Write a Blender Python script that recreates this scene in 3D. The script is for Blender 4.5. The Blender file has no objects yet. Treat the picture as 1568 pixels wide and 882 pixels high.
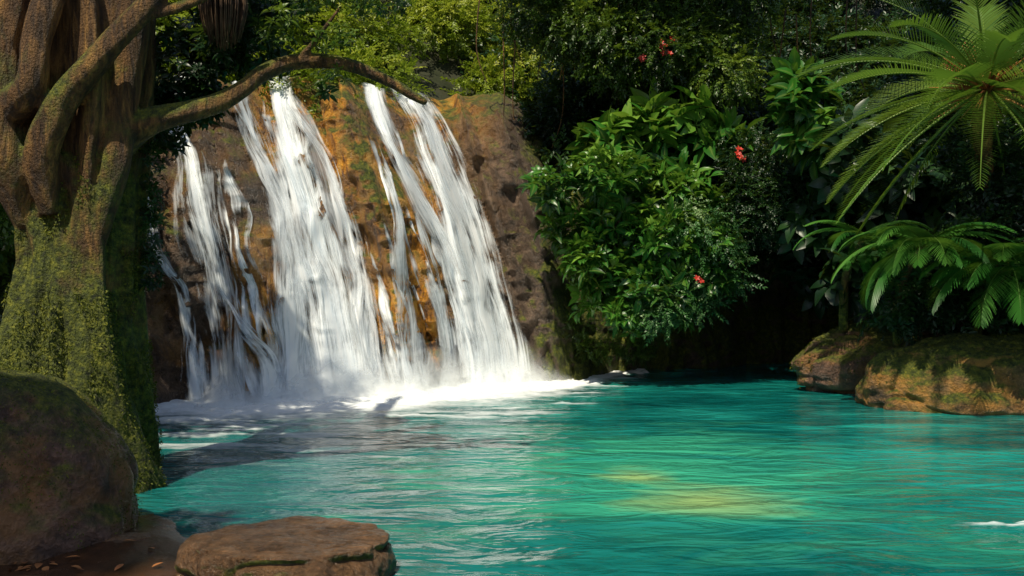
import bpy, math, random
import numpy as np
from mathutils import Vector
rng=np.random.default_rng(7); random.seed(7)
sc=bpy.context.scene
sc.view_settings.view_transform='Standard'; sc.view_settings.look='None'; sc.view_settings.exposure=0
# ---------------------------------------------------------------- noise
def _h(i,j,k,s):
    n=(i*374761393+j*668265263+k*2147483647%4294967291+k*1274126177+s*974634777)&0xffffffff
    n=((n^(n>>13))*1274126177)&0xffffffff
    n=(n^(n>>16))&0xffffffff
    return n/4294967295.0
def vnoise(x,y,z,s=0):
    x=np.asarray(x,float);y=np.asarray(y,float)+0*x;z=np.asarray(z,float)+0*x
    xi=np.floor(x).astype(np.int64);yi=np.floor(y).astype(np.int64);zi=np.floor(z).astype(np.int64)
    fx=x-xi;fy=y-yi;fz=z-zi
    fx=fx*fx*(3-2*fx);fy=fy*fy*(3-2*fy);fz=fz*fz*(3-2*fz)
    r=0
    for a in(0,1):
        for b in(0,1):
            for c in(0,1):
                r=r+_h(xi+a,yi+b,zi+c,s)*(fx if a else 1-fx)*(fy if b else 1-fy)*(fz if c else 1-fz)
    return r*2-1
def fbm(x,y,z,o=4,s=0):
    a=1;t=0;f=1;n=0
    for i in range(o):
        t=t+a*vnoise(x*f+i*7.3,y*f+i*3.1,z*f,s+i);n+=a;a*=.5;f*=2.03
    return t/n
def sstep(a,b,x):
    t=np.clip((x-a)/(b-a),0,1);return t*t*(3-2*t)
# ---------------------------------------------------------------- mesh helpers
def mesh_obj(name,V,F,mat,attrs=None,smooth=True,parent=None,uv=None):
    V=np.asarray(V,np.float32);F=np.asarray(F,np.int32)
    me=bpy.data.meshes.new(name)
    me.vertices.add(len(V));me.vertices.foreach_set('co',V.ravel())
    k=F.shape[1]
    me.loops.add(F.size);me.loops.foreach_set('vertex_index',F.ravel())
    me.polygons.add(len(F));me.polygons.foreach_set('loop_start',np.arange(0,F.size,k,dtype=np.int32))
    try: me.polygons.foreach_set('loop_total',np.full(len(F),k,np.int32))
    except Exception: pass
    me.update(calc_edges=True)
    if smooth: me.polygons.foreach_set('use_smooth',np.ones(len(F),bool))
    if attrs:
        for n,a in attrs.items():
            at=me.attributes.new(n,'FLOAT','POINT');at.data.foreach_set('value',np.asarray(a,np.float32).ravel())
    if uv is not None:
        at=me.attributes.new('flow','FLOAT_VECTOR','POINT');at.data.foreach_set('vector',np.asarray(uv,np.float32).ravel())
    me.validate()
    ob=bpy.data.objects.new(name,me);sc.collection.objects.link(ob)
    if mat: me.materials.append(mat)
    if parent: ob.parent=parent
    return ob
def empty(name):
    e=bpy.data.objects.new(name,None);sc.collection.objects.link(e);return e
def grid_faces(r,c,wrap=False):
    i=np.arange(r-1)[:,None];j=np.arange(c if wrap else c-1)[None,:];j2=(j+1)%c
    return np.stack([i*c+j,i*c+j2,(i+1)*c+j2,(i+1)*c+j],-1).reshape(-1,4)
def catmull(P,n):
    P=np.asarray(P,float);t=np.linspace(0,len(P)-1,n);i=np.clip(t.astype(int),0,len(P)-2);u=(t-i)[:,None]
    g=lambda k:P[np.clip(k,0,len(P)-1)]
    p0,p1,p2,p3=g(i-1),g(i),g(i+1),g(i+2)
    return .5*((2*p1)+(-p0+p2)*u+(2*p0-5*p1+4*p2-p3)*u*u+(-p0+3*p1-3*p2+p3)*u**3)
def tube(P,n=30,sides=14,rough=.12,seed=0):
    C=catmull(P,n);pts=C[:,:3];r=np.maximum(C[:,3],.003)
    T=np.gradient(pts,axis=0);T/=np.linalg.norm(T,axis=1)[:,None]+1e-9
    ref=np.array([.13,1.,.21]);A=np.cross(T,ref);A/=np.linalg.norm(A,axis=1)[:,None];B=np.cross(T,A)
    th=np.linspace(0,2*np.pi,sides,endpoint=False)
    ct,st=np.cos(th),np.sin(th)
    rr=r[:,None]*(1+rough*vnoise(ct[None]*1.6+seed,st[None]*1.6,np.linspace(0,n/7,n)[:,None],seed))
    V=pts[:,None]+rr[...,None]*(ct[None,:,None]*A[:,None]+st[None,:,None]*B[:,None])
    V=V.reshape(-1,3);F=grid_faces(n,sides,True)
    V=np.vstack([V,pts[:1],pts[-1:]]);a=n*sides
    j=np.arange(sides);j2=(j+1)%sides
    F=np.vstack([F,np.stack([j2,j,np.full(sides,a),np.full(sides,a)],-1),np.stack([(n-1)*sides+j,(n-1)*sides+j2,np.full(sides,a+1),np.full(sides,a+1)],-1)])
    return V,F
def join(parts):
    Vs=[];Fs=[];o=0
    for V,F in parts:
        Vs.append(V);Fs.append(F+o);o+=len(V)
    return np.vstack(Vs),np.vstack(Fs)
def quads_to_tris(F):
    a=F[:,[0,1,2]];b=F[:,[0,2,3]];b=b[(b[:,1]!=b[:,2])]
    return np.vstack([a,b])
# ---------------------------------------------------------------- materials
class M:
    def __init__(s,name):
        s.m=bpy.data.materials.new(name);s.m.use_nodes=True;s.t=s.m.node_tree;s.t.nodes.clear()
        s.out=s.n('ShaderNodeOutputMaterial')
    def n(s,t,**k):
        x=s.t.nodes.new(t)
        for a,b in k.items(): setattr(x,a,b)
        return x
    def l(s,a,b): s.t.links.new(a,b)
    def setv(s,sock,v):
        if hasattr(v,'is_linked') or hasattr(v,'links'): s.l(v,sock)
        else: sock.default_value=v
    def noise(s,scale,vec=None,detail=5,rough=.55,dist=0):
        x=s.n('ShaderNodeTexNoise');x.inputs['Scale'].default_value=scale;x.inputs['Detail'].default_value=detail
        x.inputs['Roughness'].default_value=rough;x.inputs['Distortion'].default_value=dist
        if vec: s.l(vec,x.inputs['Vector'])
        return x.outputs['Fac']
    def mp(s,vec,scale=(1,1,1),rot=(0,0,0),loc=(0,0,0)):
        x=s.n('ShaderNodeMapping');s.l(vec,x.inputs['Vector']);x.inputs['Scale'].default_value=scale;x.inputs['Rotation'].default_value=rot;x.inputs['Location'].default_value=loc
        return x.outputs[0]
    def pos(s): return s.n('ShaderNodeTexCoord').outputs['Object']
    def ramp(s,f,stops):
        x=s.n('ShaderNodeValToRGB');e=x.color_ramp.elements
        while len(e)<len(stops): e.new(.5)
        for q,(p,c) in zip(e,stops):
            q.position=p;q.color=(c if isinstance(c,tuple) else (c,c,c))+(1,)
        s.l(f,x.inputs[0]);return x.outputs[0]
    def mix(s,f,a,b):
        x=s.n('ShaderNodeMix',data_type='RGBA');s.setv(x.inputs[0],f)
        for k,v in((6,a),(7,b)):
            if isinstance(v,tuple): x.inputs[k].default_value=v+(1,) if len(v)==3 else v
            else: s.l(v,x.inputs[k])
        return x.outputs[2]
    def math(s,op,a,b=0.,c=None,clamp=False):
        x=s.n('ShaderNodeMath',operation=op,use_clamp=clamp);s.setv(x.inputs[0],a);s.setv(x.inputs[1],b)
        if c is not None: s.setv(x.inputs[2],c)
        return x.outputs[0]
    def attr(s,n):
        return s.n('ShaderNodeAttribute',attribute_name=n)
    def bump(s,h,st=.5,d=.1,nrm=None):
        x=s.n('ShaderNodeBump');s.l(h,x.inputs['Height']);x.inputs['Strength'].default_value=st;x.inputs['Distance'].default_value=d
        if nrm: s.l(nrm,x.inputs['Normal'])
        return x.outputs[0]
    def prin(s,col,rough=.6,nrm=None,**k):
        x=s.n('ShaderNodeBsdfPrincipled')
        if isinstance(col,tuple): x.inputs['Base Color'].default_value=col+(1,)
        else: s.l(col,x.inputs['Base Color'])
        s.setv(x.inputs['Roughness'],rough)
        if nrm: s.l(nrm,x.inputs['Normal'])
        for a,b in k.items(): s.setv(x.inputs[a.replace('_',' ')],b)
        return x.outputs[0]
    def done(s,sh): s.l(sh,s.out.inputs['Surface']);return s.m
def upness(m):
    g=m.n('ShaderNodeNewGeometry');x=m.n('ShaderNodeSeparateXYZ');m.l(g.outputs['Normal'],x.inputs[0]);return x.outputs['Z']
def leaf_mat(name,dark,mid,light,trans=.3,rough=.38,rib=.0):
    m=M(name);a=m.attr('tone').outputs['Fac']
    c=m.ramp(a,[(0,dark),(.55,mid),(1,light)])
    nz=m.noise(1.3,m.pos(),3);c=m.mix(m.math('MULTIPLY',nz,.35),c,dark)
    if rib>0:
        u=m.attr('rib').outputs['Fac'];u=m.math('POWER',u,5.)
        c=m.mix(m.math('MULTIPLY',u,rib),c,(.35,.42,.10))
    p=m.prin(c,rough,**{'Specular_IOR_Level':.45})
    t=m.n('ShaderNodeBsdfTranslucent');g=m.mix(.35,c,(.25,.36,.02));m.l(g,t.inputs['Color'])
    x=m.n('ShaderNodeMixShader');x.inputs[0].default_value=trans;m.l(p,x.inputs[1]);m.l(t.outputs[0],x.inputs[2])
    return m.done(x.outputs[0])
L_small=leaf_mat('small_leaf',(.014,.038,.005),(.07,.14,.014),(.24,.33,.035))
L_sunny=leaf_mat('sunny_leaf',(.06,.11,.008),(.26,.35,.022),(.50,.53,.05),.45)  # sunlit look put into the leaf colour: brighter yellow-green
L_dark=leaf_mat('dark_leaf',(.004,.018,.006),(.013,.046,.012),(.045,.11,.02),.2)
L_broad=leaf_mat('broad_leaf',(.010,.06,.008),(.045,.20,.02),(.24,.44,.05),.32,.33,.35)
L_palm=leaf_mat('palm_leaf',(.05,.12,.014),(.14,.27,.035),(.36,.47,.08),.35,.30,.2)
L_fern=leaf_mat('fern_leaf',(.015,.09,.015),(.05,.21,.025),(.14,.33,.05),.35,.42,.2)
L_moss=leaf_mat('moss_leaf',(.03,.04,.003),(.10,.125,.007),(.24,.24,.015),.3,.7)
def rock_mat(name,falls=False,mossk=.5,tint=(.20,.12,.065),dark=(.035,.022,.014),upk=.45,wet=0,gold=0):
    m=M(name);p=m.pos()
    n1=m.noise(.9,p,8,.62,.4);n2=m.noise(4,p,9,.7,.3);n3=m.noise(22,p,6,.65)
    c=m.ramp(n1,[(.3,dark),(.48,tuple(t*.55 for t in tint)),(.60,tint),(.78,tuple(min(1,t*1.6) for t in tint))])
    c=m.mix(m.ramp(n2,[(.40,.85),(.58,0.)]),c,tuple(t*.22 for t in tint))
    c=m.mix(m.ramp(n3,[(.5,0.),(.75,.5)]),c,tuple(min(1,t*1.9) for t in tint))
    if gold: c=m.mix(m.ramp(m.noise(1.6,m.mp(p,(1,1,1),(0,0,0),(5,2,1)),6,.65),[(.46,0.),(.60,gold)]),c,(.60,.28,.06))
    if falls:
        o=m.attr('ochre').outputs['Fac']
        oc=m.ramp(m.noise(2.2,m.mp(p,(1.2,1.2,.6)),8,.72,.6),[(.36,(.04,.017,.006)),(.43,(.24,.09,.012)),(.51,(.74,.31,.022)),(.64,(.78,.43,.07)),(.78,(.80,.58,.28))])
        c=m.mix(o,c,oc)
        ms=m.attr('moss').outputs['Fac']
    up=upness(m);nm=m.noise(2.0,p,8,.75)
    f=m.math('ADD',m.math('MULTIPLY',up,upk),m.math('MULTIPLY',nm,1.15));f=m.math('ADD',f,mossk-1.15)
    if falls: f=m.math('ADD',f,m.math('MULTIPLY',ms,.5))
    f=m.math('MULTIPLY',f,4.5,clamp=True)
    mc=m.ramp(m.noise(11,p,7,.75),[(.34,(.014,.022,.003)),(.5,(.08,.10,.007)),(.66,(.24,.23,.015))])
    c=m.mix(f,c,mc)
    vo=m.n('ShaderNodeTexVoronoi',feature='DISTANCE_TO_EDGE');vo.inputs['Scale'].default_value=1.1
    wv=m.n('ShaderNodeVectorMath',operation='ADD');nzc=m.n('ShaderNodeTexNoise');nzc.inputs['Scale'].default_value=1.7;m.l(p,nzc.inputs['Vector']);m.l(p,wv.inputs[0]);m.l(nzc.outputs['Color'],wv.inputs[1]);m.l(wv.outputs[0],vo.inputs['Vector'])
    cr=m.ramp(vo.outputs['Distance'],[(0,0.),(.06,1.)])
    h=m.math('ADD',m.math('MULTIPLY',n2,1.),m.math('MULTIPLY',n3,.30));h=m.math('ADD',h,m.math('MULTIPLY',n1,1.3));h=m.math('ADD',h,m.math('MULTIPLY',cr,.10))
    h=m.math('ADD',h,m.math('MULTIPLY',m.noise(60,p,4,.6),m.math('MULTIPLY',f,.12)))
    r=m.math('ADD',m.math('MULTIPLY',f,.4),m.ramp(n2,[(.3,.22 if not wet else .10),(.7,.5 if not wet else .24)]))
    return m.done(m.prin(c,r,m.bump(h,1.,.2 if not wet else .1)))
R_falls=rock_mat('wet_cliff_rock',True,.35,(.20,.13,.085),(.03,.022,.018))
R_b=rock_mat('mossy_boulder_rock',False,.44,(.27,.15,.10),gold=.4)
R_b2=rock_mat('bank_boulder_rock',False,.52,(.38,.21,.08),gold=.75)
R_flat=rock_mat('stepping_stone_rock',False,.60,(.17,.09,.04),(.03,.015,.007),upk=-.55,wet=1)
# ---------------------------------------------------------------- cliff surface
FW=[[-15,-9,-7,-6,-3,0,1,2,4,8,12,20],[15.5,17.3,18.3,19.05,21.3,23.55,24.2,25.2,26.8,27.8,27.0,25]]
def y0f(x):
    return sum(np.interp(x+d,*FW) for d in(-.5,-.25,0,.25,.5))/5
def Hf(x): 
    return np.interp(x,[-15,-8.5,-7,-3,-1,0,1.5,3,6,12,20],[7.5,6.9,6.9,7.3,7.4,7.2,6.5,6.2,6.6,7,7])+.25*vnoise(x*1.1,0,0,5)+.12*vnoise(x*3.1,0,0,6)
def Ff(x,z,detail=True):
    q=np.clip(z/7,0,1.15)
    y=y0f(x)+2.5*np.clip(q,0,2)**1.3+1.2*q**9
    s=x-2.2*(1-q)*(x<1.5)
    G=lambda xc,w:np.exp(-((x-xc)/w)**2)
    y-=.95*G(np.interp(z,[0,.8,3.2,6,7.5],[-2.1,-2.4,-2.7,-3.75,-4.1]),.5)
    y-=.55*G(np.interp(z,[0,7],[-5.0,-6.2]),.35)*sstep(2.2,1.0,z)
    y-=.4*G(np.interp(z,[0,3,7],[-4.9,-5.3,-6.4]),.4)
    y-=.4*G(np.interp(z,[0,3,7],[-1.5,-1.9,-3.2]),.25)
    y-=1.1*G(np.interp(z,[0,3,7],[1.3,.8,-.6]),.9)
    y-=1.6*np.exp(-((x-3.4)/2.2)**2-((z-4.3)/1.4)**2)
    y+=1.3*sstep(5,7,x)*sstep(3.2,1.5,z)
    y-=.45*(1-np.abs(vnoise(s*1.1,0,z*.18,11)))**2
    y+=.35*fbm(s*.8,0,z*.35,3,21)
    zz=z*.75+1.3*vnoise(x*.8,0,z*.2,45);fr=zz-np.floor(zz);y+=.28*(fr**2*(3-2*fr)-fr)*1.6
    if detail:
        y+=.34*fbm(s*2.6,1,z*1.0,5,31)+.26*(1-np.abs(vnoise(s*2.3,0,z*.5,36)))**3
        y+=.18*np.abs(vnoise(x*.9,0,z*1.8,41))+.12*np.abs(vnoise(x*2.6,0,z*3.6,42))
    return y
def surf(x,q,detail=True):
    H=Hf(x);zc=np.minimum(q,H);ex=np.maximum(q-H,0)
    return np.stack([x+0*q,Ff(x,zc,detail)+ex*3.0,zc+.28*ex*1.0+(.25*fbm(x*1.5,ex*3,0,3,9)*np.minimum(ex,1))],-1)
xs=np.linspace(-15,20,1000);qs=np.concatenate([np.linspace(-1.6,7.6,340),np.linspace(7.65,9.6,30)])
X,Q=np.meshgrid(xs,qs);S=surf(X,Q)
oz=np.exp(-((X+3.8)/2.9)**4)
lane=np.exp(-((X-np.interp(Q,[0,.8,3.2,6,7.5],[-2.1,-2.3,-2.7,-3.75,-4.1]))/.9)**2)
lane2=np.exp(-((X+5.0)/.6)**2)*sstep(2.4,1.2,Q)
ochre=np.clip(.5*oz*sstep(-.15,.3,fbm(X,0,Q,4,77))+1.1*lane+1.0*lane2+.8*oz*sstep(4.8,6.4,Q),0,1)*(.35+.65*sstep(-.25,.15,fbm(X*1.5,3,Q*1.0,4,78)))
moss=np.clip(sstep(-.1,1.6,X)+sstep(-7.2,-9,X)+.3*sstep(2,.5,Q)*(X>0)+.35*lane,0,1)*.85
mesh_obj('waterfall_cliff',S.reshape(-1,3),grid_faces(len(qs),len(xs)),R_falls,{'ochre':ochre,'moss':moss})
# ---------------------------------------------------------------- terrain
def Gz(x,y):
    xl=np.interp(y,[0,5,7.6,9.3,10.2,12,15,18,20],[-1.5,-1.9,-2.35,-3.5,-4.2,-5.3,-6.6,-7.3,-8])
    xr=np.interp(y,[0,12,17,19,21,24,28],[12,11,10.2,8.4,7.8,8.4,9])
    e=.35*fbm(x*.6,y*.6,0,4,3)
    l=xl-x+e;r=x-xr+e
    f=2.2-y+e
    z=-1.5+np.maximum.reduce([1.53*sstep(-2.2,0,l)+.035*np.clip(l,0,2)+.42*np.clip(l-2.6,0,60)**1.02*(.4+.6*sstep(8,12,y)),
       1.55*sstep(-2.5,0,r)+.55*np.clip(r,0,3)+.35*np.clip(r-3,0,60),
       1.6*sstep(-1.5,0,f)+.05*np.clip(f,0,60)])
    back=6.4+.85*np.clip(y-y0f(x)-4.6,0,14)
    z=np.where(y>y0f(x)+4.4,np.maximum(z,np.minimum(back,19)),z)
    z=np.minimum(z,20)+.12*fbm(x*1.3,y*1.3,0,4,8)*sstep(-1.5,.2,z)+.9*fbm(x*.12,y*.12,0,3,4)*sstep(1,6,z)
    return z
def nonuni(a,b,c,d,n1,n2,n3):
    return np.concatenate([np.linspace(a,b,n1,endpoint=False),np.linspace(b,c,n2,endpoint=False),np.linspace(c,d,n3)])
gx=nonuni(-200,-16,18,200,30,340,30);gy=nonuni(-120,-2,36,260,25,380,35)
GX,GY=np.meshgrid(gx,gy);GZ=Gz(GX,GY)
m=M('ground_soil');p=m.pos();n=m.noise(1.2,p,8,.6);n2=m.noise(14,p,6,.7)
zz=m.n('ShaderNodeSeparateXYZ');m.l(p,zz.inputs[0])
c=m.ramp(n,[(.3,(.025,.012,.006)),(.52,(.07,.030,.013)),(.75,(.14,.06,.024))])
c=m.mix(m.ramp(n2,[(.45,0.),(.7,.7)]),c,(.02,.012,.006))
gm=m.math('MULTIPLY',m.math('SUBTRACT',zz.outputs['Z'],.5),1.5,clamp=True)
c=m.mix(m.math('MULTIPLY',gm,.85),c,(.015,.025,.006))
r=m.math('ADD',m.math('MULTIPLY',gm,.5),m.ramp(n,[(.40,.06),(.62,.38)]))
soil=m.done(m.prin(c,r,m.bump(m.math('ADD',m.math('MULTIPLY',n2,.5),n),.45,.06)))
mesh_obj('ground',np.stack([GX,GY,GZ],-1).reshape(-1,3),grid_faces(len(gy),len(gx)),soil)
# ---------------------------------------------------------------- pool water
foot=lambda x:np.minimum(Ff(x,0*x,False),Ff(x,0*x+.4,False))
wx=np.arange(-12,14.01,.06);wy=np.concatenate([np.arange(1.5,12,.035),np.arange(12,29.5,.06)])
WX,WY=np.meshgrid(wx,wy)
d=foot(wx)[None,:]-WY
d=np.apply_along_axis(lambda r:np.convolve(np.pad(r,6,mode='edge'),np.ones(13)/13,'valid'),1,d)
flow=np.interp(WX,[-7,-6.4,-5.5,-4.7,-3.5,-2.3,-.6,.3,1.2,2.4,3.6],[.1,.8,1.1,1.2,1.6,1.4,1.6,1.4,.95,.45,0])
fn=fbm(WX*1.5+.6*vnoise(WX,WY,0,3),WY*2.2,0,5,51)
foam=np.clip(1.6*sstep(1.45,.30,(d+.8*fn)/(flow*2.1+.02))*(flow>.02),0,1)
foam=np.where(WX>4,0,foam)
wisp=sstep(.10,.45,fbm(WX*.7+.4*fbm(WX,WY*2,0,3,9),WY*3.8,0,5,61))*sstep(5.2,1.6,d/(flow+.35))*.7*sstep(-7,-5.5,WX)*sstep(5.8,3.2,WX)
sparse=sstep(.30,.55,fbm(WX*2.1,WY*9,0,5,71))*.6*np.exp(-((WX-4.9)/.5)**2-((WY-9.3)/.10)**2)*2
foam=np.clip(np.maximum.reduce([foam,wisp,sparse]),0,1)
damp=np.exp(-np.clip(d,0,30)/7)
WZ=.016*fbm(WX*.9,WY*2.0,0,3,81)*(.45+damp)+.07*foam*(fbm(WX*4,WY*4,0,4,91)+.4)
m=M('pool_water');p=m.pos();f=m.attr('foam').outputs['Fac']
big=m.noise(.25,p,4,.5,.5);mid=m.noise(.7,m.mp(p,(.5,1.3,1)),5,.6,1.2)
c=m.ramp(m.math('ADD',m.math('MULTIPLY',big,.5),m.math('MULTIPLY',mid,.5)),[(.36,(.001,.055,.057)),(.49,(.004,.14,.127)),(.62,(.018,.31,.255))])
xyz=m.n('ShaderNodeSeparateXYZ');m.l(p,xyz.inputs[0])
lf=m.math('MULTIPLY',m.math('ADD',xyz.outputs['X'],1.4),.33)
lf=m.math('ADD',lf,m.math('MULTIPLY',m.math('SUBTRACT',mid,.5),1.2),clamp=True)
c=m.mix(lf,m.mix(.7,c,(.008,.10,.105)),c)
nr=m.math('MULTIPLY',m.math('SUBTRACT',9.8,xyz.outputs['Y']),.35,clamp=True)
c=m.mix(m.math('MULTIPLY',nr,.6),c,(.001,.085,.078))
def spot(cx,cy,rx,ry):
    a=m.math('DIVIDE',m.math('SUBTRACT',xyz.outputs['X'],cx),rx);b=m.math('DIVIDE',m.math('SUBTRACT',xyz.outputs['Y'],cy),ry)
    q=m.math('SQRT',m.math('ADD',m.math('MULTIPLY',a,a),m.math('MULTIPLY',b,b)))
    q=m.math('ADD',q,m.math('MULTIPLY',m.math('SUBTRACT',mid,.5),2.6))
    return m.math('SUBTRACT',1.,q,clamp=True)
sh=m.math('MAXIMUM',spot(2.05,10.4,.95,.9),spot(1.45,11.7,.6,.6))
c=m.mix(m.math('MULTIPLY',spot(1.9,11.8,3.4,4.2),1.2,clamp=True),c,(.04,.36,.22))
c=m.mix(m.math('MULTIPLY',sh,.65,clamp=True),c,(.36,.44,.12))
w1=m.noise(1.3,m.mp(p,(.75,1.5,1)),3,.5,.8);w2=m.noise(5,m.mp(p,(.8,1.3,1)),3,.55,.3)
h=m.math('ADD',w1,m.math('MULTIPLY',w2,.15))
nb=m.bump(h,.65,.2)
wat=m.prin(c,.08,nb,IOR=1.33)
fo=m.prin((.9,.94,.95),.6,m.bump(m.noise(8,p,6,.7),.6,.05))
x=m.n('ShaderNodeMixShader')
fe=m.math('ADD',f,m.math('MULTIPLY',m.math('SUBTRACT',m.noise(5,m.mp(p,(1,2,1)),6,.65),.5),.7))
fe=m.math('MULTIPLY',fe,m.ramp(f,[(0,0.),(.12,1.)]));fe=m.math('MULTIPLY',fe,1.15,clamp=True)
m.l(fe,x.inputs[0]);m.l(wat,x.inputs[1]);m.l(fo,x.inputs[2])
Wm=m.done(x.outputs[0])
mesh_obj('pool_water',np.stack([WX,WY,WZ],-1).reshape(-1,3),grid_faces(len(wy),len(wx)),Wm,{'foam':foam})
# ---------------------------------------------------------------- falling water
m=M('falling_water');fl=m.attr('flow').outputs['Vector'];e=m.attr('edge').outputs['Fac'];dn=m.attr('dens').outputs['Fac']
s1=m.noise(1.,m.mp(fl,(6,.45,1)),5,.6,.5);s2=m.noise(1.,m.mp(fl,(24,.8,1)),3,.6,.2);s3=m.noise(1.,m.mp(fl,(2.2,.9,1)),4,.55,.4)
a=m.math('ADD',m.math('MULTIPLY',s1,1.0),m.math('MULTIPLY',s2,.45));a=m.math('ADD',a,m.math('MULTIPLY',s3,.75))
a=m.math('SUBTRACT',a,1.14);a=m.math('MULTIPLY',a,4.8)
a=m.math('ADD',a,m.math('MULTIPLY',m.math('SUBTRACT',e,.58),1.2))
a=m.math('ADD',a,dn);a=m.math('MULTIPLY',a,m.math('POWER',e,.5));a=m.math('MULTIPLY',a,1.,clamp=True)
tr=m.n('ShaderNodeBsdfTransparent')
hd=m.math('ADD',s2,s1)
pr=m.prin(m.ramp(m.math('ADD',m.math('MULTIPLY',s2,.5),m.math('MULTIPLY',s1,.5)),[(.36,(.58,.71,.82)),(.48,(.86,.92,.96)),(.6,(.95,.97,.98))]),.5,m.bump(hd,.3,.05))
tl=m.n('ShaderNodeBsdfTranslucent');tl.inputs[0].default_value=(.85,.92,.97,1)
mx=m.n('ShaderNodeMixShader');mx.inputs[0].default_value=.2;m.l(pr,mx.inputs[1]);m.l(tl.outputs[0],mx.inputs[2])
x=m.n('ShaderNodeMixShader');m.l(a,x.inputs[0]);m.l(tr.outputs[0],x.inputs[1]);m.l(mx.outputs[0],x.inputs[2])
Fm=m.done(x.outputs[0])
streams=[ # (x, height, width, density)
 [(-7.15,7.3,.5,.5),(-7.0,6.6,.5,.5),(-6.83,5.54,.55,.5),(-6.42,4.73,.7,.6),(-6.1,3.66,.8,.55),(-5.79,2.47,.8,.45),(-5.53,1.18,.7,.5),(-5.42,-.05,1.1,.7)],
 [(-7.2,4.4,.15,.2),(-7.0,3.6,.22,.5),(-6.6,2.6,.28,.5),(-6.27,1.96,.28,.4),(-6.04,-.05,.5,.3)],
 [(-6.0,3.2,.1,.2),(-5.75,2.2,.2,.4),(-5.2,1.5,.25,.5),(-4.75,.8,.35,.6),(-4.6,-.05,.5,.7)],
 [(-5.7,7.5,.5,.8),(-5.3,6.67,.6,.8),(-4.88,5.34,.9,.9),(-4.41,3.9,1.35,.9),(-4.02,2.49,1.7,.9),(-3.71,1.11,1.95,.95),(-3.5,-.05,2.4,1)],
 [(-6.3,7.2,.3,.5),(-5.8,6.0,.35,.5),(-5.25,4.7,.4,.5),(-4.73,3.3,.6,.5),(-4.4,1.5,.8,.4),(-4.3,-.05,1.0,.6)],
 [(-5.6,7.4,.3,.7),(-4.95,6.3,.35,.9),(-4.25,5.25,.4,.9),(-3.8,4.08,.4,.8),(-3.33,2.5,.5,.5),(-2.93,-.05,.9,.6)],
 [(-3.0,5.2,.1,.1),(-2.52,3.85,.22,.35),(-2.33,2.07,.35,.35),(-2.08,-.05,.9,.5)],
 [(-3.7,7.7,.5,.8),(-3.44,7.2,.5,.8),(-2.97,5.9,.45,.9),(-2.19,4.35,.42,.9),(-1.43,2.83,.5,.8),(-1.04,1.3,.7,.7),(-.81,-.05,1.2,.8)],
 [(-3.0,7.8,.9,.7),(-2.74,7.3,.95,.8),(-2.12,6.16,1.05,.8),(-1.47,4.56,1.1,.9),(-.92,2.99,1.15,.9),(-.52,1.45,1.3,.9),(-.29,-.05,1.8,1)],
 [(-2.2,4.0,.15,.1),(-1.75,2.6,.35,.3),(-1.5,1.2,.5,.3),(-1.4,-.05,.9,.5)],
]
rs=random.Random(4);nmain=len(streams)
for i in range(44):
    xt=rs.uniform(-7.1,-2.9);z0=rs.uniform(2,6.8);zl=max(-.05,z0-rs.uniform(1.5,5));w_=rs.uniform(.06,.20);pts=[]
    for k in range(6):
        z_=z0+(zl-z0)*k/5;pts.append((xt+2.2*max(0,1-z_/7)**.9+rs.uniform(-.06,.06),z_,w_*(.4+1.2*k/5),rs.uniform(.2,.5)))
    streams.append(pts)
Vs=[];Fs=[];UV=[];ED=[];DE=[];off=0;sd=0
for si,st in enumerate(streams):
    for lay in range(2 if si<nmain else 1):
        R,Cc=(150,30) if si<nmain else (80,7)
        C=catmull(st,R);u=np.linspace(0,1,Cc)[None,:]
        w=C[:,2:3]*(1.12,.75)[lay];xx=C[:,0:1]+(u-.5)*w+.07*vnoise(C[:,1:2]*1.3,u*2,sd,lay)*1.0
        qq=C[:,1:2]+0*u
        Pp=surf(xx,qq,False)
        Pr=surf(xx,qq,True)
        Pp[...,1]=np.minimum(Pp[...,1]+.06,Pr[...,1]-.02) if si<nmain else Pr[...,1]
        Pp[...,1]-=(.05,.12)[lay]*(.4+.6*np.sin(np.pi*u))*(.6+1.1*sstep(3,0,qq))
        Pp[...,2]+=.05
        Pp[...,1]+=.05*vnoise(u*w*7+sd,qq*.5,0,sd)
        # water does not follow every ledge: smooth the drop along the flow
        if si<nmain:
            Y=np.pad(Pp[...,1],((6,6),(0,0)),mode='edge');Ys=sum(Y[k:k+R] for k in range(13))/13
            Pp[...,1]=np.minimum(Ys,Pp[...,1]+.05)
        L=np.concatenate([[0],np.cumsum(np.linalg.norm(np.diff(C[:,:2],axis=0),axis=1))])[:,None]
        Vs.append(Pp.reshape(-1,3));Fs.append(grid_faces(R,Cc)+off);off+=R*Cc
        UV.append(np.stack([(u-.5)*w+sd*7.7,L+0*u+sd*3.1,0*u+0*L+sd],-1).reshape(-1,3))
        top=sstep(0,.6,L)
        if si>=nmain: top=top*sstep(0,.5,L[-1,0]-L) if st[-1][1]>.1 else top
        ED.append((4*u*(1-u)*(.15+.85*top)*(1 if si<nmain else top)).ravel());DE.append((C[:,3:4]*(.85,.6)[lay]-.05+.55*sstep(1.3,0,qq)*C[:,3:4]+0*u).ravel());sd+=1
mesh_obj('waterfall',np.vstack(Vs),np.vstack(Fs),Fm,{'edge':np.concatenate(ED),'dens':np.concatenate(DE)},uv=np.vstack(UV))
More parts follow.
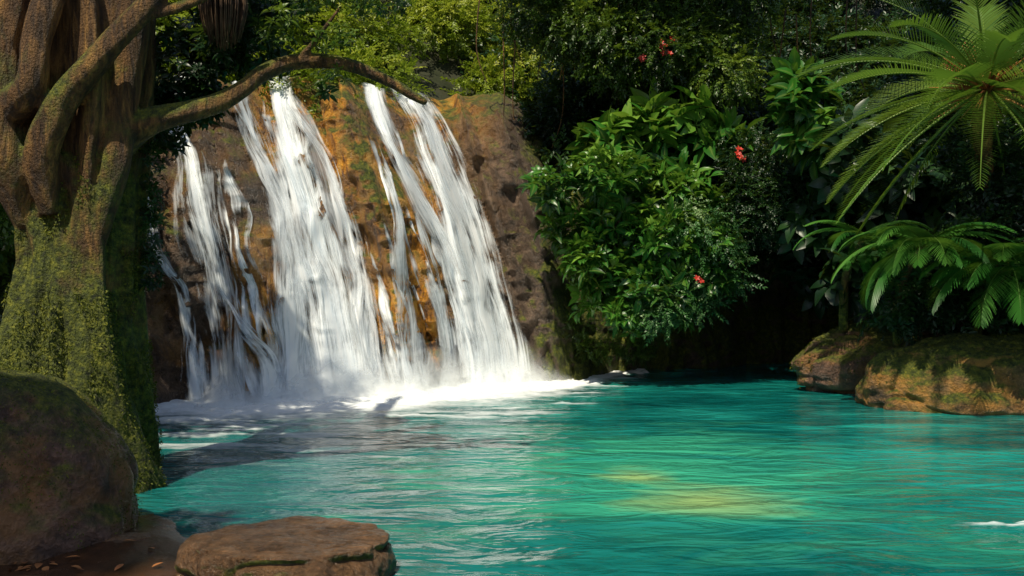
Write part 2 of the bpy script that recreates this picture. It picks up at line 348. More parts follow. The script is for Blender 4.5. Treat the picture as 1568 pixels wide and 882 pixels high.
# spray at the foot: ragged curtains of fine droplets thrown up from the plunge line
m=M('spray');p=m.pos();hh=m.attr('edge').outputs['Fac']
nn=m.math('ADD',m.noise(1.6,p,5,.6),m.math('MULTIPLY',m.noise(9,p,4,.6),.3))
a=m.math('MULTIPLY',m.math('SUBTRACT',nn,.34),2.6,clamp=True);a=m.math('MULTIPLY',a,hh)
t_=m.n('ShaderNodeBsdfTransparent');df=m.n('ShaderNodeBsdfDiffuse');df.inputs[0].default_value=(.93,.96,.97,1)
tl=m.n('ShaderNodeBsdfTranslucent');tl.inputs[0].default_value=(.93,.96,.97,1)
ad=m.n('ShaderNodeMixShader');ad.inputs[0].default_value=.35;m.l(df.outputs[0],ad.inputs[1]);m.l(tl.outputs[0],ad.inputs[2])
x=m.n('ShaderNodeMixShader');m.l(a,x.inputs[0]);m.l(t_.outputs[0],x.inputs[1]);m.l(ad.outputs[0],x.inputs[2]);Sp=m.done(x.outputs[0])
Vs=[];Fs=[];ED=[];off=0
fx=np.linspace(-6.5,1.6,170)
fy=np.convolve(np.pad(foot(fx),10,mode='edge'),np.ones(21)/21,'valid')
fw=np.interp(fx,[-6.5,-5.6,-4.6,-3.5,-2.2,-.7,.3,1.6],[0,.65,.65,1.1,.7,1.05,.9,0])
for k,(o_,h_,al) in enumerate([(.15,1.7,.45),(.5,1.4,.55),(.95,1.0,.6),(1.45,.65,.5),(2.0,.36,.4)]):
    v=np.linspace(0,1,14)[:,None];hgt=h_*fw*(1+.3*vnoise(fx*2.2,k,0,k))
    P=np.stack([fx[None]+0*v,fy[None]-o_*(.4+.6*fw)+.6*v*h_+.06*vnoise(fx*3,k,0,3)[None],v*hgt[None]-.02],-1)
    Vs.append(P.reshape(-1,3));Fs.append(grid_faces(14,170)+off);off+=14*170;ED.append((al*(1-v)**1.3*np.minimum(1,fw*1.6)[None]).ravel())
mesh_obj('waterfall_spray',np.vstack(Vs),np.vstack(Fs),Sp,{'edge':np.concatenate(ED)})
# ---------------------------------------------------------------- boulders
def boulder(name,c,r,mat,seed,flat=None,amp=.22,parent=None,rotz=0,power=1.0):
    n1,n2=150,280
    ph=np.linspace(0,np.pi,n1)[:,None];th=np.linspace(0,2*np.pi,n2,endpoint=False)[None]
    D=np.stack([np.sin(ph)*np.cos(th),np.sin(ph)*np.sin(th),np.cos(ph)+0*th],-1)
    k=1+amp*fbm(D[...,0]*1.3+seed,D[...,1]*1.3,D[...,2]*1.3,6,seed)+amp*.5*np.abs(vnoise(D[...,0]*2.5,D[...,1]*2.5+seed,D[...,2]*2.5,seed+5))
    k-=amp*.35*(1-np.abs(vnoise(D[...,0]*2.1,D[...,1]*2.1+seed,D[...,2]*3.5,seed+8)))**6
    D=np.sign(D)*np.abs(D)**power
    P=D*k[...,None]*np.array(r)
    if flat is not None:
        P[...,2]=np.where(P[...,2]>flat,flat+(P[...,2]-flat)*.12,P[...,2])
        P[...,2]+=.03*fbm(P[...,0]*3,P[...,1]*5,0,5,seed)
    ca,sa=math.cos(rotz),math.sin(rotz)
    P=np.stack([P[...,0]*ca-P[...,1]*sa,P[...,0]*sa+P[...,1]*ca,P[...,2]],-1)+np.array(c)
    return mesh_obj(name,P.reshape(-1,3),grid_faces(n1,n2,True),mat,parent=parent),P
_,PB=boulder('mossy_boulder',(-4.85,8.8,.1),(1.55,1.0,1.36),R_b,3,amp=.14,power=1.0)
_,PF=boulder('flat_stepping_stone',(-1.74,7.72,-.02),(.80,.70,.5),R_flat,12,flat=.29,amp=.22,power=.85)
_,PR=boulder('bank_boulder',(9.0,18.5,.15),(2.5,1.3,1.15),R_b2,21,amp=.18,power=1.0)
_,PR2=boulder('bank_boulder',(9.0,21.3,.6),(2.7,1.3,1.15),R_b,33,amp=.2,power=1.0)
boulder('bank_boulder',(-7.7,15.4,.4),(1.5,1.2,1.6),R_b,37)
boulder('shore_rock',(-3.25,8.35,.0),(.33,.25,.13),R_flat,15)
# ---------------------------------------------------------------- big tree
def trunk_pt(th,z):
    cx=np.interp(z,[-.4,.33,1.05,1.77,2.5,3.22,3.94,4.66,5.4,7,10],[-5.12,-5.1,-5.0,-4.9,-4.82,-4.82,-4.8,-4.76,-4.7,-4.6,-4.6])
    r=np.interp(z,[-.4,.0,.33,1.05,1.77,2.5,3.22,3.94,4.66,5.4,7,10],[1.14,1.06,1.0,.86,.69,.57,.56,.62,.64,.6,.48,.3])
    tw=th+.22*z+.25*np.sin(z*.9)
    lob=.13*np.cos(5*tw+1.0)+.07*np.cos(9*tw+.6*z)+.05*np.cos(17*tw+2*np.sin(z))
    lob*=np.interp(z,[0,2,4],[.75,.9,1.2])
    nn=.14*fbm(np.cos(th)*1.8,np.sin(th)*1.8,z*.7,5,5)+.05*fbm(np.cos(th)*7,np.sin(th)*7,z*1.8,4,6)
    R=r*(1+lob+nn)
    return np.stack([cx+R*np.cos(th),11.1+R*np.sin(th)*.95,z+0*th],-1)
th=np.linspace(0,2*np.pi,220,endpoint=False)[None];z=np.linspace(-.4,10,340)[:,None]
TP=trunk_pt(th,z+0*th);TV=TP.reshape(-1,3);TF=grid_faces(340,220,True)
TV=np.vstack([TV,[[-5,11.1,-.4]],[[-4.6,11.1,10]]]);a=340*220;j=np.arange(220);j2=(j+1)%220
def A(*l): return np.stack([np.broadcast_to(q,(220,)) for q in l],-1)
TF=quads_to_tris(np.vstack([TF]));TF=np.vstack([TF,A(j2,j,a),A(339*220+j,339*220+j2,a+1)])
parts=[(TV,TF)]
def T(P,n=50,s=18,rough=.15,seed=0):
    V,F=tube(P,n,s,rough,seed);F=quads_to_tris(F);return V,F
limbs=[
 [(-4.75,11.0,3.3,.25),(-4.32,10.9,3.80,.2),(-3.95,10.85,4.0,.155),(-3.5,10.9,4.13,.12),(-3.2,11,4.26,.105),(-2.98,11.05,4.42,.10),(-2.77,11.1,4.6,.095),(-2.41,11.2,4.75,.085),(-1.9,11.25,4.74,.075),(-1.4,11.3,4.55,.062),(-1.15,11.3,4.4,.055),(-.97,11.3,4.3,.04)],
 [(-4.9,10.6,3.0,.12),(-4.92,10.42,3.6,.17),(-4.65,10.35,4.15,.15),(-4.25,10.35,4.65,.13),(-3.85,10.4,5.1,.12),(-3.4,10.5,5.7,.11),(-2.9,10.6,6.6,.1)],
 [(-5.2,10.7,2.9,.15),(-5.35,10.5,3.6,.26),(-5.45,10.45,4.1,.30),(-5.4,10.5,4.6,.22),(-5.3,10.6,5.4,.22),(-5.5,10.7,7,.2),(-6,10.7,9,.15)],
 [(-5.4,10.5,4.0,.2),(-5.0,10.3,4.25,.17),(-4.9,10.3,4.8,.15),(-4.75,10.4,5.6,.15),(-4.6,10.4,7.5,.12)],
 [(-4.5,10.7,2.6,.1),(-4.3,10.7,3.4,.16),(-4.25,10.8,4.2,.2),(-4.2,10.9,5,.2),(-4.0,11,6.5,.18),(-3.4,11.2,8.5,.14)],
 [(-4.45,10.35,-.1,.22),(-4.62,10.5,.7,.2),(-4.58,10.62,1.5,.16),(-4.72,10.66,2.3,.13),(-4.62,10.66,3.1,.1),(-4.8,10.6,3.6,.08)],
 [(-5.45,10.3,-.1,.25),(-5.2,10.45,.8,.22),(-5.22,10.6,1.6,.17),(-5.0,10.65,2.4,.13),(-5.15,10.65,3.2,.12)],
 [(-4.22,11.0,-.3,.28),(-4.28,11.0,.3,.26),(-4.4,11.0,1.0,.18),(-4.5,11,1.9,.12)],
 [(-4.6,11.1,9,.2),(-5.2,12,11,.16),(-5.5,13,12.5,.1)],[(-4.6,11.1,9,.2),(-6.5,10,11,.16),(-8,9,12.5,.1)],
 [(-3.9,10.4,5.05,.08),(-3.4,10.5,5.2,.05),(-2.9,10.6,5.5,.03)],
 [(-2.41,11.2,4.75,.05),(-2.2,11.1,4.95,.03),(-1.9,11,5.3,.02)],
]
for i,l in enumerate(limbs): parts.append(T(l,60,18,.18,i+3))
V,F=join(parts)
m=M('tree_bark');p=m.pos();n1=m.noise(1.,m.mp(p,(5,5,1.0)),8,.65,.8);n2=m.noise(1.5,p,7,.7);n3=m.noise(40,p,4,.6);n4=m.noise(1.,m.mp(p,(16,16,3)),6,.6,.5)
c=m.ramp(n1,[(.3,(.035,.016,.005)),(.48,(.18,.085,.02)),(.66,(.46,.24,.055))])
c=m.mix(m.ramp(n4,[(.4,.75),(.58,0.)]),c,(.025,.012,.004))
xyz=m.n('ShaderNodeSeparateXYZ');m.l(p,xyz.inputs[0])
hz=m.math('MULTIPLY',m.math('SUBTRACT',4.3,xyz.outputs['Z']),.10)
f=m.math('ADD',m.math('MULTIPLY',upness(m),.3),m.math('ADD',n2,hz));f=m.math('MULTIPLY',m.math('SUBTRACT',f,.51),5.,clamp=True)
mc=m.ramp(m.noise(14,p,7,.75),[(.36,(.012,.018,.002)),(.5,(.08,.10,.006)),(.66,(.24,.24,.015))])
c=m.mix(f,c,mc)
h=m.math('ADD',m.math('ADD',n1,m.math('MULTIPLY',n4,.6)),m.math('MULTIPLY',n3,.3))
Bark=m.done(m.prin(c,.7,m.bump(h,1.,.14)))
tree=empty('jungle_tree')
tr=mesh_obj('trunk_and_limbs',V,F,Bark,parent=tree)
md=tr.modifiers.new('fuse','REMESH');md.mode='VOXEL';md.voxel_size=.024;md.use_smooth_shade=True
# ---------------------------------------------------------------- leaves
def leaf(L=1,W=.3,seg=4,droop=.3,fold=.15,pw=.8):
    t=np.linspace(0,1,seg+1);w=W*np.sin(np.pi*np.clip(t,0.02,.985)**pw)**.85*.5
    y=L*t*(1-.15*droop*t);zc=-droop*L*t**2
    V=[];
    for i in range(seg+1):
        V+= [(-w[i],y[i],zc[i]+fold*w[i]*2),(0,y[i],zc[i]),(w[i],y[i],zc[i]+fold*w[i]*2)]
    F=[]
    for i in range(seg):
        a=i*3;F+=[(a,a+1,a+4,a+3),(a+1,a+2,a+5,a+4)]
    return np.array(V),np.array(F),np.tile([0,1,0],seg+1).astype(float)
def rotm(ax,an):
    ax=np.asarray(ax,float);ax/=np.linalg.norm(ax);K=np.array([[0,-ax[2],ax[1]],[ax[2],0,-ax[0]],[-ax[1],ax[0],0]])
    return np.eye(3)+math.sin(an)*K+(1-math.cos(an))*K@K
def comb(items):
    V=[];F=[];U=[];o=0
    for v,f,u in items: V.append(v);F.append(f+o);U.append(u);o+=len(v)
    return np.vstack(V),np.vstack(F),np.concatenate(U)
def sprig(n=9,L=1.,ll=.36,lw=.17,seg=2,seed=0,droop=.25):
    r=random.Random(seed);it=[]
    for i in range(n):
        t=.12+.88*i/(n-1);v,f,u=leaf(ll*r.uniform(.75,1.15),lw,seg,.3,.2)
        side=1 if i%2 else -1
        an=-side*r.uniform(.5,1.2)*(1-.8*(i==n-1))
        R=rotm((0,0,1),an)@rotm((1,0,0),r.uniform(-.35,.35))@rotm((0,1,0),r.uniform(-.5,.5))
        it.append((v@R.T+np.array([0,t*L,-droop*t*t*L]),f,u))
    w=.012*L
    V=np.array([(-w,0,0),(w,0,0),(w*.5,L,-droop*L),(-w*.5,L,-droop*L)]);it.append((V,np.array([[0,1,2,3]]),np.ones(4)))
    return comb(it)
def rosette(n=6,L=1.,W=.42,seed=0,seg=4,stem=.35,tilt=.5):
    r=random.Random(seed);it=[]
    for i in range(n):
        v,f,u=leaf(L*r.uniform(.7,1.1),W*r.uniform(.85,1.1),seg,r.uniform(.25,.6),.16,.7)
        v=v+np.array([0,stem*L*.6,0])
        R=rotm((0,0,1),i*2.4+r.uniform(-.4,.4))@rotm((1,0,0),tilt*r.uniform(.2,1.3))
        it.append((v@R.T,f,u))
        w=.018*L;V=np.array([(-w,0,0),(w,0,0),(w,stem*L*.6,0),(-w,stem*L*.6,0)])@R.T;it.append((V,np.array([[0,1,2,3]]),np.ones(4)))
    return comb(it)
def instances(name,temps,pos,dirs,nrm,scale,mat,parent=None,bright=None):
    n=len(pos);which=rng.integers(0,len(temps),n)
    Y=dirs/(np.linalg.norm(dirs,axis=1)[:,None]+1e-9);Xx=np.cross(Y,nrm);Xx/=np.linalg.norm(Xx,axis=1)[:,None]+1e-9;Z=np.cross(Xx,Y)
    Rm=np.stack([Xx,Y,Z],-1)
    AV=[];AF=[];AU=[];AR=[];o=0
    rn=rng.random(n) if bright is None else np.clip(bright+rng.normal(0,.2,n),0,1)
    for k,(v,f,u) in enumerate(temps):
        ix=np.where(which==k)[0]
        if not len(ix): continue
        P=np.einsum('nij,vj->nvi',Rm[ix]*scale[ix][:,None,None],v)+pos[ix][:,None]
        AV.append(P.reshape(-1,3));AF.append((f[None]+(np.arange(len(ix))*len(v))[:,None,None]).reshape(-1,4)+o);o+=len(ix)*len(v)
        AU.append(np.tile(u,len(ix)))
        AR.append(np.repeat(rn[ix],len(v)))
    return mesh_obj(name,np.vstack(AV),np.vstack(AF),mat,{'rib':np.concatenate(AU),'tone':np.concatenate(AR)},smooth=True,parent=parent)
SP=[sprig(seed=i) for i in range(5)];SPs=[sprig(11,1,.24,.13,2,seed=i+20) for i in range(4)]
RO=[rosette(seed=i) for i in range(5)];RO2=[rosette(7,1,.5,seed=i+9,tilt=.35) for i in range(4)]
def lobes(cs,dens,out=.6,up=.25,droop=.3,inner=.55,szr=(.2,.4)):
    P=[];D=[];N=[];S=[];B=[]
    for (x,y,z,rx,ry,rz) in cs:
        n=int(dens*(rx*ry+ry*rz+rx*rz)*4)
        d=rng.normal(size=(n,3));d/=np.linalg.norm(d,axis=1)[:,None]
        k=inner+(1-inner)*rng.random(n)**.5;k*=1+.12*rng.normal(size=n)
        P.append(np.array([x,y,z])+d*k[:,None]*np.array([rx,ry,rz]))
        dd=d*out+rng.normal(size=(n,3))*.5;dd[:,2]+=up-droop;D.append(dd)
        nn=d*.5+rng.normal(size=(n,3))*.35;nn[:,2]+=.8;N.append(nn)
        S.append(rng.uniform(*szr,n));B.append(np.clip(.42+.35*d[:,2]+rng.uniform(-.3,.3),0,1))  # leaf tone lighter towards the top of each lobe, with a random offset
    return map(np.concatenate,(P,D,N,S,B))
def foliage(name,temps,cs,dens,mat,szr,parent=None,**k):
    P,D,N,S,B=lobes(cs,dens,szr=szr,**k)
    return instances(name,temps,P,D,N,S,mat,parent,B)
def scatter_lobes(n,xr,yf,zf,r):
    out=[]
    for i in range(n):
        x=random.uniform(*xr);k=random.random();y=yf(x,k);z=zf(x,k);q=random.uniform(*r)
        out.append((x,y,z,q*1.15,q,q*.85))
    return out
yb=lambda x,k:float(y0f(np.array(x)))+3.7+k*8
zb=lambda x,k:6.9+k*7+random.uniform(-.4,.4)
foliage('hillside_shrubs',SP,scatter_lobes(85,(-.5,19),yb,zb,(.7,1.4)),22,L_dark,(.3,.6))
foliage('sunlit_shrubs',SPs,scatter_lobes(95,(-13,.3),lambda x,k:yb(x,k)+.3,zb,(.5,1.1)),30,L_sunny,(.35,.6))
foliage('bank_undergrowth',SP,[(-9.5+random.uniform(-2.5,2),random.uniform(14,19),random.uniform(2,8.5),1,1,.9) for i in range(26)],26,L_small,(.25,.5))
foliage('low_bank_shrub',SPs,[(-7.9,13.5,1.7,.8,.7,.6),(-8.6,14.2,2.4,.9,.8,.7),(-7.2,13.0,1.2,.5,.5,.4)],60,L_dark,(.2,.35))
cs=[(x_+random.uniform(-.3,.3),23.8+random.uniform(-.5,.8),z_+random.uniform(-.2,.2),.75,.7,.6) for x_,z_ in [(.3,8.9),(1.2,8.6),(2.1,8.3),(2.8,8.0),(3.6,8.0),(4.2,7.7),(4.8,7.4),(5.2,7.2),(3.2,8.8),(4.2,8.8),(5.1,8.4),(1.8,9.4),(.6,9.8),(3,9.8),(4.4,9.8),(2.6,7.5),(5.6,9.3)]]
foliage('overhanging_shrub',SPs,cs,60,L_small,(.25,.5),droop=.5)
foliage('shaded_undergrowth',SP,[(random.uniform(1,12),random.uniform(25.5,27),random.uniform(3.5,8),.9,.7,.8) for i in range(40)],26,L_dark,(.3,.55))
foliage('side_bank_shrubs',SP,[(random.uniform(10.5,16),random.uniform(19,27),random.uniform(2,9),1.1,1,1) for i in range(40)],22,L_dark,(.35,.6))
cs=[]
for x_,z_,q in [(1.0,4.5,.6),(1.3,3.6,.7),(1.5,2.8,.6),(2.1,4.7,.75),(2.3,3.6,.85),(2.2,2.5,.7),(3.0,4.6,.8),(3.2,3.4,.9),(3.1,2.2,.7),(3.9,4.4,.8),(4.0,3.3,.8),(4.2,2.5,.6),(4.6,3.9,.7),(4.9,3.1,.45),(3.9,1.7,.4),(1.9,1.9,.45),(2.6,1.6,.45)]:
    cs.append((x_+random.uniform(-.15,.15),22.6+random.uniform(-.5,.5)-.3*math.sin(x_),z_,q*.92,q*.85,q*.78))
foliage('broadleaf_shrub',RO,cs,15,L_broad,(.22,.38),up=.3,droop=.1,out=.9)
foliage('variegated_creeper',SPs,[(x_,22.2+random.uniform(-.3,.3),z_,.5,.5,.5) for x_,z_ in [(3.9,3.7),(4.5,3.4),(4.2,2.7),(4.9,2.7),(3.6,2.5),(3.3,1.7),(4.2,2.0)]],34,leaf_mat('creeper_leaf',(.02,.07,.02),(.07,.19,.05),(.27,.38,.17),.25),(.22,.4),droop=.5)
foliage('large_leaf_plant',RO2,[(2.9,23.4,5.6,.9,.6,.5),(4.0,23.5,6.0,1,.6,.6),(5.0,23.4,5.6,.7,.6,.5),(2.0,22.8,5.4,.4,.4,.3)],7,L_broad,(.45,.7),out=.7)
foliage('fine_leaf_shrub',SPs,[(5.9+random.uniform(-1.,1.2),22.6+random.uniform(-.4,.6),4.5+random.uniform(-.8,.8),.7,.6,.6) for i in range(12)],70,L_dark,(.18,.32))
foliage('large_leaf_plant',RO2,[(6.0,20.8,6.2,.5,.4,.5),(6.3,20.8,5.4,.4,.4,.4)],12,L_broad,(.4,.6),out=.8)
foliage('bank_undergrowth',RO2,[(random.uniform(6.8,12),random.uniform(20.2,23.5),random.uniform(2.2,5.2),.8,.6,.6) for i in range(30)],6,L_dark,(.35,.6))
foliage('shaded_bank_plants',SP,[(7.4+i*.62,19.0+.3*math.sin(i*3),2.0+.35*math.sin(i*2),.6,.45,.6) for i in range(8)]+[(8.6+.35*(i%3),18.2+.1*i,3.1+.33*i,.5,.35,.45) for i in range(7)],34,L_dark,(.25,.45))
foliage('creeping_fern',SPs,[(1.6+i*.35,23.6+i*.15,.75+.15*math.sin(i*3)+(i==0)*.5,.3,.3,.25) for i in range(6)],70,L_small,(.15,.28))
# ---------------------------------------------------------------- fronds
def frond(o,az,e0,bend,L,ll,n,w,alpha=1.0,vup=.25,roll=0,seed=0,droopl=.35):
    r=random.Random(seed);Ns=n+1;t=np.linspace(0,1,Ns);e=e0-bend*t**1.3
    hd=np.array([math.cos(az),math.sin(az),0]);ds=L/n
    pts=np.zeros((Ns,3));
    for i in range(1,Ns): pts[i]=pts[i-1]+ds*(hd*math.cos(e[i])+np.array([0,0,1])*math.sin(e[i]))
    pts+=np.array(o);Sd=np.array([-hd[1],hd[0],0])
    V=[];F=[];U=[]
    for i in range(int(.10*n),Ns):
        T_=hd*math.cos(e[i])+np.array([0,0,1])*math.sin(e[i]);Up=np.cross(T_,Sd)
        if Up[2]<0 and abs(e[i])<1.4: Up=-Up
        S2=Sd*math.cos(roll)+Up*math.sin(roll)
        tt=t[i];l=ll*(np.sin(np.pi*min(.97,(.10+.88*tt))**.75)**.6)*r.uniform(.88,1.06)
        al=alpha*(1-.55*tt)+r.uniform(-.08,.08)
        for sg in(-1,1):
            dr=T_*math.cos(al)+sg*S2*math.sin(al)+Up*vup;dr/=np.linalg.norm(dr)
            wd=np.cross(dr,Up);wd/=np.linalg.norm(wd)+1e-9
            wd=wd*.8+Up*.6*sg
            b=len(V)
            for k in range(5):
                q=k/4;c=pts[i]+dr*l*q+np.array([0,0,-1])*droopl*l*q*q
                ww=w*(.55,1,.9,.6,.08)[k]*.5
                V+= [c-wd*ww,c+wd*ww];U+=[.0 if k else 1,.0 if k else 1]
                if k<4: F.append((b+2*k,b+2*k+1,b+2*k+3,b+2*k+2))
    RV,RF=tube([tuple(pts[i])+(.022*(1-.8*t[i])*L/2.5,) for i in np.linspace(0,Ns-1,8).astype(int)],24,5,0)
    o=len(V);V=np.vstack([np.array(V),RV]);F=np.vstack([np.array(F),RF+o]);U=np.concatenate([U,np.ones(len(RV))])
    return V,F,U
def plant(child,specs,mat,parent):
    Vs=[];Fs=[];U=[];R=[];o=0
    for s in specs:
        v,f,u=frond(**s);Vs.append(v);Fs.append(f+o);o+=len(v);U.append(u);R.append(np.full(len(v),random.uniform(.1,.95)))
    F=np.vstack(Fs)
    return mesh_obj(child,np.vstack(Vs),quads_to_tris(F),mat,{'rib':np.concatenate(U),'tone':np.concatenate(R)},parent=parent)
palm=empty('cycad_palm');pc=(8.25,17.3,5.6)
sp=[]
for i in range(46):
    az=i*2.39996;lev=i/46
    sp.append(dict(o=(pc[0]+.12*math.cos(az),pc[1]+.12*math.sin(az),pc[2]+.15*lev),az=az,e0=-.75+1.9*lev**1.1+random.uniform(-.1,.1),bend=.3+.3*random.random()+.6*lev,L=random.uniform(3.0,3.6)*(1-.10*lev),ll=.60,n=54,w=.025,alpha=1.15,vup=.45,seed=i,droopl=.15))
plant('fronds',sp,L_palm,palm)
pt,pf=tube([(9.3,19.6,1.0,.2),(9.2,19.2,3,.16),(8.6,18.2,5,.16),(8.25,17.35,5.6,.2),(8.25,17.3,5.85,.12)],60,20,.25,4)
mesh_obj('stem',pt,quads_to_tris(pf),Bark,parent=palm)
m=M('palm_stalks');Stalk=m.done(m.prin(m.ramp(m.noise(3,m.pos()),[(.3,(.16,.05,.015)),(.7,(.46,.20,.04))]),.6))
sk=[];
for i in range(120):
    az=i*2.39996;e=random.uniform(-.5,1.3);L=random.uniform(.5,1.15)
    q=np.array([math.cos(az)*math.cos(e),math.sin(az)*math.cos(e),math.sin(e)])
    sk.append(tube([(*pc,.026),(*(np.array(pc)+q*L*.5),.02),(*(np.array(pc)+q*L+np.array([0,0,-.05])),.006)],8,5,0))
V,F=join(sk);mesh_obj('stalks',V,quads_to_tris(F),Stalk,parent=palm)
def fern(c,nf,L,ll,n,seed,azr=(2.6,6.8),w=.034,e=(-.15,.75)):
    r=random.Random(seed);f=empty('tree_fern')
    sp=[dict(o=c,az=azr[0]+(azr[1]-azr[0])*(i+.5)/nf+r.uniform(-.1,.1),e0=r.uniform(*e),bend=r.uniform(1.1,1.6),L=L*r.uniform(.85,1.15),ll=ll,n=n,w=w,alpha=1.25,vup=.05,seed=seed*50+i,droopl=.25) for i in range(nf)]
    plant('fronds',sp,L_fern,f)
    V,F=tube([(c[0]+.1,c[1]+1.5,c[2]-1.9,.1),(c[0],c[1]+1.1,c[2]-.8,.08),(c[0],c[1],c[2],.06)],20,10,.3,seed);mesh_obj('stem',V,quads_to_tris(F),Bark,parent=f)
fern((7.5,18.1,3.0),16,1.75,.46,52,1)
fern((8.75,17.5,2.6),17,1.75,.46,52,2)
fern((9.9,17.6,3.0),14,1.7,.44,50,3)
fern((6.9,19.5,3.2),10,1.3,.32,42,5)
# ---------------------------------------------------------------- leaves on the big tree
foliage('leaf_sprays',RO,[(-3.85,11.6,4.75,.5,.4,.5),(-3.5,11.9,5.2,.5,.4,.4),(-4.1,11.9,4.2,.25,.25,.4),(-2.9,11.5,5.6,.5,.4,.3),(-3.2,11.3,5.0,.3,.3,.25),(-3.7,11.7,4.4,.3,.3,.3),(-3.0,11.6,4.9,.35,.3,.25)],70,L_dark,(.08,.16),parent=tree,droop=.5)
foliage('bright_leaf_sprays',RO,[(-2.05,11.2,4.55,.18,.16,.16),(-2.0,11.1,5.0,.22,.2,.16),(-2.6,11.1,5.1,.25,.2,.2),(-1.5,11.2,5.45,.4,.3,.2),(-2.3,11.2,5.5,.4,.3,.2)],55,L_small,(.06,.12),parent=tree,droop=.5)
foliage('trunk_ivy',RO,[(-4.1,11.3,z_,.14,.2,.25) for z_ in (3.6,3.2,2.8,2.4,4.0)],90,L_dark,(.05,.09),parent=tree,droop=.6)
foliage('crown',SP,[(-8.2+random.uniform(-2.5,1.6),11+random.uniform(-2.0,2.5),random.uniform(9.5,13.0),1,1,.8) for i in range(11)],12,L_small,(.4,.7),parent=tree)
def tufts(name,P,N,size,parent=None,mat=L_moss):
    n=len(P);D=N*.5+rng.normal(size=(n,3))*.6;D[:,2]-=.5
    instances(name,[leaf(1,.55,2,.3,.2)],P,D,N+rng.normal(size=(n,3))*.3,rng.uniform(.5,1.2,n)*size,mat,parent)
n=44000;tt=rng.uniform(0,2*np.pi,n);zz_=rng.uniform(0,4.2,n)
Pm=trunk_pt(tt,zz_);msk=fbm(Pm[:,0]*1.6,Pm[:,1]*1.6,Pm[:,2]*1.2,4,17)>-.32+.11*zz_
Nm=np.stack([np.cos(tt),np.sin(tt),0*tt+.2],-1);Pm=Pm[msk]+Nm[msk]*.02
tufts('trunk_moss',Pm,Nm[msk],.036,tree)
def bt(P,name,c,n,size,thr,seed,parent=None):
    q=P.reshape(-1,3);N=q-np.array(c);N/=np.linalg.norm(N,axis=1)[:,None]
    ix=rng.integers(0,len(q),n);a=q[ix];k=(fbm(a[:,0]*1.7,a[:,1]*1.7,a[:,2]*1.7,4,seed)+.30*N[ix][:,2]+.25*N[ix][:,0]*(c[0]<0)>thr)&(a[:,2]>.02)
    tufts(name,a[k]+N[ix][k]*.012+rng.normal(size=(k.sum(),3))*.012,N[ix][k],size)
bt(PB,'boulder_moss',(-4.85,8.8,0),32000,.022,.27,3)
bt(PR,'boulder_moss',(9,18.5,0),12000,.04,.22,4)
bt(PR2,'boulder_moss',(9,21.3,0),12000,.05,.12,5)
ep=[]
for i in range(260):
    a=random.uniform(0,6.28);r_=random.random()**.5*.2;x_=-3.16+r_*math.cos(a);y_=10.9+r_*math.sin(a);k=math.sqrt(max(0,1-(r_/.22)**2))
    bz=5.12-.02-.28*k*random.uniform(.6,1.1)
    ep.append(tube([(-3.16+(x_+3.16)*.4,10.9+(y_-10.9)*.4,5.8,.006),(x_*1.0+.3*(x_+3.16),y_+.3*(y_-10.9),5.35,.007),(x_,y_,bz,.003)],8,4,0))
V,F=join(ep);m=M('dry_fibre');Dry=m.done(m.prin(m.ramp(m.noise(6,m.pos()),[(.3,(.03,.015,.008)),(.7,(.16,.09,.04))]),.8))
mesh_obj('hanging_epiphyte',V,quads_to_tris(F),Dry)
vn=[]
for i in range(22):
    x_=random.uniform(-1,9);y_=random.uniform(24.5,26);zt=random.uniform(7.5,10);l=random.uniform(1,3)
    vn.append(tube([(x_,y_,zt+1,.02),(x_+random.uniform(-.2,.2),y_,zt-l*.5,.016),(x_+random.uniform(-.3,.3),y_,zt-l,.01)],14,5,0))
V,F=join(vn);mesh_obj('hanging_vines',V,quads_to_tris(F),Bark)
m=M('red_petal');Red=m.done(m.prin(m.ramp(m.noise(9,m.pos()),[(.3,(.35,.015,.008)),(.7,(.6,.04,.015))]),.5))
fp=np.array([(3.45,22.75,7.75),(3.55,22.75,7.6),(4.9,21.8,5.15),(5.0,21.8,5.1),(4.0,21.5,2.35),(3.0,22.8,7.5),(3.7,22.8,7.9)])
fl_t=comb([(lambda v,f,u,a:(v@(rotm((0,0,1),a)@rotm((1,0,0),.5)).T,f,u))(*leaf(1,.6,3,.2,.2),a=k*1.2566) for k in range(5)])
n=len(fp)*4;P=np.repeat(fp,4,0)+rng.normal(size=(n,3))*.06
instances('red_flowers',[fl_t],P,np.tile([0.,.3,1.],(n,1))+rng.normal(size=(n,3))*.3,np.tile([0.,-1,.3],(n,1)),np.full(n,.08),Red)
n=30;x_=rng.uniform(-4.6,-2.7,n);y_=rng.uniform(7.2,8.3,n);x_[:12]=rng.normal(-3.72,.12,12);y_[:12]=rng.normal(7.75,.07,12)
m=M('dead_leaf');Dl=m.done(m.prin(m.ramp(m.noise(5,m.pos()),[(.35,(.16,.05,.012)),(.65,(.45,.18,.05))]),.6))
P=np.stack([x_,y_,np.maximum(Gz(x_,y_),.01)+.015],-1);D=rng.normal(size=(n,3));D[:,2]*=.1
instances('fallen_leaves',[leaf(1,.5,4,.1,.12)],P,D,np.tile([0,0,1.],(n,1))+rng.normal(size=(n,3))*.15,rng.uniform(.06,.12,n),Dl)
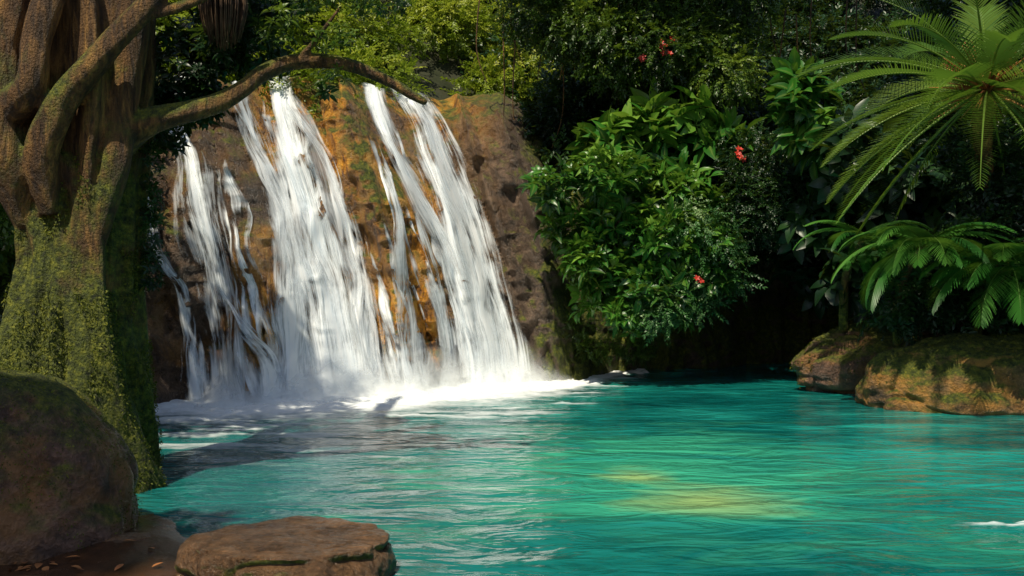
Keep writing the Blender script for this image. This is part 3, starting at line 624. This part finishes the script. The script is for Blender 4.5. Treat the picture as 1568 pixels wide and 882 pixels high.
# ---------------------------------------------------------------- unseen leaf clumps added for their shade, and forest trees
sun=np.array([-.22,-.47,.85]);sun/=np.linalg.norm(sun)
shade_zones=[(8.5,28.5,7,2.4,.8),(12,25,3,4,.6),(-6.9,19.5,.8,1.2,.3),(-5.0,11,1.6,1.4,.14),(7.5,26.5,2,1,.5),(-4.8,8.5,1.5,1,.16),(-2.0,8.0,1.2,1.2,.14)]  # areas to darken; clumps are kept where their shadow lands inside
cl=[]
for i in range(1500):
    c=np.array([random.uniform(-20,22),random.uniform(-2,26),0]);c[2]=14+random.uniform(0,3)+.1*max(0,c[1])
    zt=4. if c[1]>3.5 else 0.
    g=c-sun*((c[2]-zt)/sun[2])
    pr_=max([0]+[q for a,b,p_,q_,q in shade_zones if ((g[0]-a)/p_)**2+((g[1]-b)/q_)**2<1])
    if random.random()<pr_: cl.append((c[0],c[1],c[2],.8,.8,.5))
foliage('shade_leaf_clumps',RO2,cl,7,L_small,(.4,.7))  # out-of-view leaves added to block the sun
for k,(x_,y_) in enumerate([(-13,8),(-11,22),(15,24)]):
    V,F=tube([(x_,y_,-1,.6),(x_,y_,3,.42),(x_+.3,y_,9,.34),(x_,y_+.3,15,.2),(x_,y_,17,.08)],60,16,.2,k)
    ps=[(V,quads_to_tris(F))]
    for q in range(6):
        a=q*1.05+k;V,F=tube([(x_,y_,11+q*.5,.16),(x_+2*math.cos(a),y_+2*math.sin(a),13+q*.4,.1),(x_+5*math.cos(a),y_+5*math.sin(a),15,.04)],20,8,.1,q);ps.append((V,quads_to_tris(F)))
    V,F=join(ps);mesh_obj('forest_tree',V,F,Bark)
# ---------------------------------------------------------------- light, sky, camera
w=bpy.data.worlds.new('World');sc.world=w;w.use_nodes=True;nt=w.node_tree
bg=nt.nodes['Background'];sk=nt.nodes.new('ShaderNodeTexSky');sk.sky_type='NISHITA';sk.sun_disc=False
sk.sun_elevation=math.asin(sun[2]);sk.sun_rotation=math.atan2(sun[0],sun[1]);nt.links.new(sk.outputs[0],bg.inputs[0]);bg.inputs[1].default_value=.10
sl=bpy.data.lights.new('sun','SUN');sl.energy=5;sl.angle=math.radians(.5);sl.color=(1,.90,.70)
so=bpy.data.objects.new('sun',sl);sc.collection.objects.link(so);so.rotation_euler=Vector(-sun).to_track_quat('-Z','Y').to_euler();so.location=(-5,-5,30)
cd=bpy.data.cameras.new('camera');cd.lens=35;cd.sensor_width=36;cd.clip_end=2000
co=bpy.data.objects.new('camera',cd);sc.collection.objects.link(co);co.location=(0,0,2.2);co.rotation_euler=(math.pi/2,0,0);sc.camera=co
